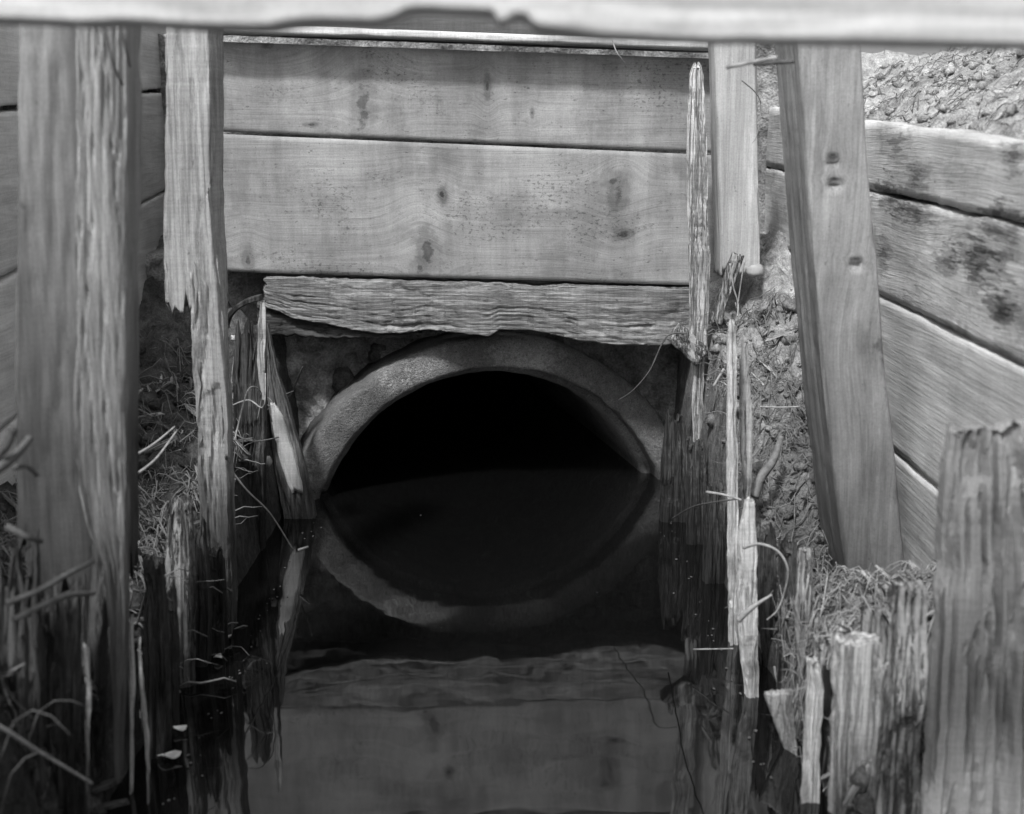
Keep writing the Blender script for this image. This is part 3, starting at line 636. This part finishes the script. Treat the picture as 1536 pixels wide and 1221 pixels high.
strand('twig', m_strawd, S((10, 790, .98), (40, 805, .98), (62, 812, 1.0)), .0035, .002, 'frayed dull stub lying on the left front bank', 'stub')

def pebble(name, mat, c, r, label, cat, sq=(1, 1, .7), seed=1.):
    V = []; F = []; n, m = 14, 9
    for j in range(m + 1):
        for i in range(n):
            th = math.pi * j / m; a = 2 * math.pi * i / n
            d = Vector((math.sin(th) * math.cos(a), math.sin(th) * math.sin(a), math.cos(th)))
            k = r * (1 + .35 * n3(d.x * 1.7 + seed, d.y * 1.7, d.z * 1.7))
            V.append(Vector(c) + Vector((d.x * sq[0], d.y * sq[1], d.z * sq[2])) * k)
    for j in range(m):
        for i in range(n):
            F.append((j * n + i, (j + 1) * n + i, (j + 1) * n + (i + 1) % n, j * n + (i + 1) % n))
    return mesh(name, V, F, mat, label=label, cat=cat)
pebble('pebble', m_stone, P(1132, 406, 2.02), .015, 'pale angular pebble on the right bank below the notched post', 'pebble', (1, .8, .65), 3)
pebble('snail_shell', m_stone, P(402, 692, 2.05), .008, 'small pale round snail shell on the dark stake left of the leaning stake', 'shell', (.8, .7, 1.1), 5)
pebble('clod', m_soil, P(516, 574, 2.36), .028, 'dark earth lump stuck out of the bank left above the pipe', 'clod', (.8, .6, 1.0), 8)
pebble('clod', m_soil, P(568, 532, 2.37), .02, 'rounded earth lump under the split beam beside the pipe rim', 'clod', (1, .6, 1), 12)
def flake(px, py, r, label, mat=m_leaf, seed=1, up=.006, a=1.):
    c = PZ(px, py, up); V = []; F = []; n = 11
    for sgn in (0, 1):
        for i in range(n):
            t = 2 * math.pi * i / n; k = r * (1 + .6 * n3(math.cos(t) + seed, math.sin(t), seed))
            V.append(c + Vector((k * math.cos(t) * a, k * math.sin(t) * .8, .0012 * sgn + .006 * r / .01 * math.sin(2 * t + seed) * .5)))
    F = [tuple(range(n))[::-1], tuple(range(n, 2 * n))] + [(i, (i + 1) % n, n + (i + 1) % n, n + i) for i in range(n)]
    return mesh('leaf_scrap', V, F, mat, label=label, cat='leaf scrap', smooth=False)
flake(337, 955, .0085, 'bright white scrap of leaf floating by the left stakes', seed=2)
flake(394, 793, .008, 'small pale scrap of leaf floating left of the leaning stake', seed=4, a=1.2)
flake(327, 985, .005, 'tiny pale scrap floating just below the bright white one', seed=5)
flake(253, 1133, .007, 'pale curved scrap at the edge of the water far lower left', seed=6, a=1.6)
flake(270, 1092, .005, 'tiny scrap at the rounded tip of the scum line', seed=7, a=1.5)

def ground_stuff(name, regions, n, mat, seed, lmin, lmax, rad, lift=.004, steep=.35):
    rr = random.Random(seed); V, F = [], []
    for _ in range(n):
        (x0, x1, y0, y1) = rr.choice(regions); x = rr.uniform(x0, x1); y = rr.uniform(y0, y1)
        a = rr.uniform(0, 2 * math.pi); L = rr.uniform(lmin, lmax); k = 5; pts = []; cur = rr.uniform(-9, 9)
        px_, py_ = x, y; z0 = h(x, y)
        rise = rr.uniform(-.1, steep)
        for i in range(k + 1):
            xx = min(max(px_, x0), x1)
            z = h(xx, py_) if xx == px_ else z0
            z = max(z, z0 - .03)
            pts.append(Vector((px_, py_, z + lift + rise * L * math.sin(math.pi * i / k * .8) + .1 * L * n3(i * .7, seed, x * 50))))
            px_ += math.cos(a) * L / k; py_ += math.sin(a) * L / k; a += cur * L / k * .6
        r = rad * rr.uniform(.5, 1.5); tube(V, F, pts, r, r * .5, 4)
    return mesh(name, V, F, mat, kind='stuff', smooth=True)
LB = (-.63, -.40, 1.25, 2.15); LB2 = (-.62, -.38, .85, 1.15); RBk = (.31, .46, 1.1, 2.15)
tag(ground_stuff('straw_litter', [LB, (-.60, -.39, 1.35, 1.75)], 1000, m_fib, 3, .015, .07, .0009, .009), 'tangled dead straw and rootlets over the left bank', 'straw litter')
tag(ground_stuff('straw_litter', [(-.56, -.38, 1.3, 1.62)], 260, m_fib, 13, .02, .08, .0012, .012, .6), 'paler straw tuft heaped beside the tall left post', 'straw litter')
tag(ground_stuff('straw_litter', [LB2], 130, m_strawd, 4, .02, .08, .0014, .004, .5), 'coarse dead stems matted over the left front bank', 'straw litter')
tag(ground_stuff('straw_litter', [RBk, (.32, .46, 1.5, 2.1)], 700, m_fib, 6, .012, .06, .0009, .009), 'short dead straw and fibres over the right bank', 'straw litter')
tag(ground_stuff('straw_litter', [(.295, .46, 1.10, 1.42)], 420, m_straw, 7, .012, .055, .0007, .011, .4), 'pale straw heaped between the right stakes and the strut foot', 'straw litter')
tag(ground_stuff('straw_litter', [(.51, 1.0, 1.3, 2.6)], 900, m_fib, 8, .01, .05, .001, .003, .2), 'fine pale straw scattered on the bright upper right bank', 'straw litter')

def clods(name, regions, n, mat, seed, rmin, rmax):
    rr = random.Random(seed); V = []; F = []
    for _ in range(n):
        (x0, x1, y0, y1) = rr.choice(regions); x = rr.uniform(x0, x1); y = rr.uniform(y0, y1)
        r = rmin + (rmax - rmin) * rr.random() ** 5; c = Vector((x, y, h(x, y) + r * .3)); b = len(V); n_, m2 = 8, 5; sd_ = rr.random() * 99
        for j in range(m2 + 1):
            for i in range(n_):
                th = math.pi * j / m2; a = 2 * math.pi * i / n_
                d = Vector((math.sin(th) * math.cos(a), math.sin(th) * math.sin(a), math.cos(th) * .8))
                V.append(c + d * r * (1 + .7 * n3(d.x * 2 + sd_, d.y * 2, d.z * 2)))
        for j in range(m2):
            for i in range(n_):
                F.append((b + j * n_ + i, b + (j + 1) * n_ + i, b + (j + 1) * n_ + (i + 1) % n_, b + j * n_ + (i + 1) % n_))
    return mesh(name, V, F, mat, kind='stuff', smooth=True)
tag(clods('soil_crumbs', [LB, LB2], 1500, m_soil, 21, .002, .016), 'dark crumbs of soil over the left bank', 'soil crumbs')
tag(clods('soil_crumbs', [RBk], 900, m_soil, 22, .002, .014), 'crumbs of soil over the right bank', 'soil crumbs')
tag(clods('soil_crumbs', [(.51, 1.0, 1.3, 2.6)], 2200, m_soil, 23, .0015, .009), 'bright crumbs of soil over the upper right bank', 'soil crumbs')

def chips(name, regions, n, mat, seed, lmin, lmax):
    rr = random.Random(seed); V = []; F = []; G = []
    for _ in range(n):
        (x0, x1, y0, y1) = rr.choice(regions); x = rr.uniform(x0, x1); y = rr.uniform(y0, y1)
        L = lmin + (lmax - lmin) * rr.random() ** 2; wd = L * rr.uniform(.08, .22); th = wd * .4
        a = rr.uniform(0, math.pi); el = rr.uniform(-.3, .8)
        u = Vector((math.cos(a) * math.cos(el), math.sin(a) * math.cos(el), math.sin(el))); q = u.cross(Vector((.1, .2, 1))).normalized(); p = u.cross(q)
        c = Vector((x, y, h(x, y) + .004 + abs(math.sin(el)) * L * .35)); b = len(V)
        for k, t in enumerate((-.5, -.2, .2, .5)):
            ww = wd * (rr.uniform(.15, .7) if k in (0, 3) else 1)
            for (i, j) in ((-1, -1), (1, -1), (1, 1), (-1, 1)):
                V.append(c + u * (t * L + rr.uniform(-.1, .1) * L * (k in (0, 3))) + q * (i * ww / 2) + p * (j * th / 2)); G.append((i * ww / 2 + x, t * L + y, j * th / 2))
        for k in range(3):
            for i in range(4): F.append((b + k * 4 + i, b + k * 4 + (i + 1) % 4, b + k * 4 + 4 + (i + 1) % 4, b + k * 4 + 4 + i))
        F.append((b, b + 1, b + 2, b + 3)); F.append((b + 15, b + 14, b + 13, b + 12))
    return mesh(name, V, F, mat, kind='stuff', smooth=False, gco=G)
tag(chips('wood_debris', [LB, LB2], 420, m_rotsoak, 31, .01, .06), 'broken bits of rotten wood over the left bank', 'wood debris')
tag(chips('wood_debris', [RBk], 140, m_rotsoak, 32, .01, .05), 'broken bits of rotten wood over the right bank', 'wood debris')
tag(chips('wood_debris', [(.30, .45, 1.1, 1.45)], 110, m_stump, 33, .01, .05), 'pale broken bits of wood packed between the right stakes', 'wood debris')

tag(ground_stuff('straw_litter', [(.295, .46, 1.10, 1.45)], 900, m_fib, 17, .008, .04, .0008, .008, .3), 'dull matted straw and fibres under the pale straw on the right', 'straw litter')

def scum(name, n, seed, mat):
    rr = random.Random(seed); V = []; F = []
    for _ in range(n):
        y = rr.uniform(.95, 2.2); e = abs(rr.gauss(0, .012))
        x = -.335 + e if rr.random() < .55 else .262 - e
        if rr.random() < .07: x = rr.uniform(-.3, .25)
        r_ = rr.uniform(.0004, .0016); b = len(V); k = 6; z = rr.uniform(.0006, .0012)
        for sg in (0, 1):
            for i in range(k):
                t = 2 * math.pi * i / k; q = r_ * rr.uniform(.6, 1.4); V.append((x + q * math.cos(t), y + q * 1.5 * math.sin(t), z + .0005 * sg))
        F.append(tuple(b + i for i in range(k))[::-1]); F.append(tuple(b + k + i for i in range(k)))
        for i in range(k): F.append((b + i, b + (i + 1) % k, b + k + (i + 1) % k, b + k + i))
    return mesh(name, V, F, mat, kind='stuff', smooth=False)
tag(scum('floating_scum', 110, 41, m_strawd), 'specks of dirt and scum floating along the water edges', 'scum')

def arc(v):
    a = math.pi * (.97 - .42 * v); c = P(402, 500, 2.12); return c + Vector((.066 * math.cos(a), 0, .052 * math.sin(a))), c + Vector((.076 * math.cos(a), 0, .062 * math.sin(a)))
slab('bark_strip', m_wet, arc, Vector((0, .03, 0)), 5, 24, 4, rough=.001, crack=.001, edge=.001,
     label='dark curved strip of bark arching under the left end of the split beam', cat='bark')
slab('wood_chip', m_stump, lambda v: (P(344 + 34 * v, 512 - 1 * v, 2.0), P(344 + 34 * v, 503 + 2 * v, 2.0)), Vector((0, .01, 0)), 5, 14, 3, jt=.1, jb=.1, rough=.001, crack=.001, edge=.001,
     label='small flat pale chip of wood below the curved bark strip', cat='chip')
tag(ground_stuff('straw_litter', [(-.47, -.40, 1.95, 2.12)], 90, m_straw, 51, .01, .045, .0007, .02, .7), 'pale fibres caught under the curved bark strip', 'straw litter')
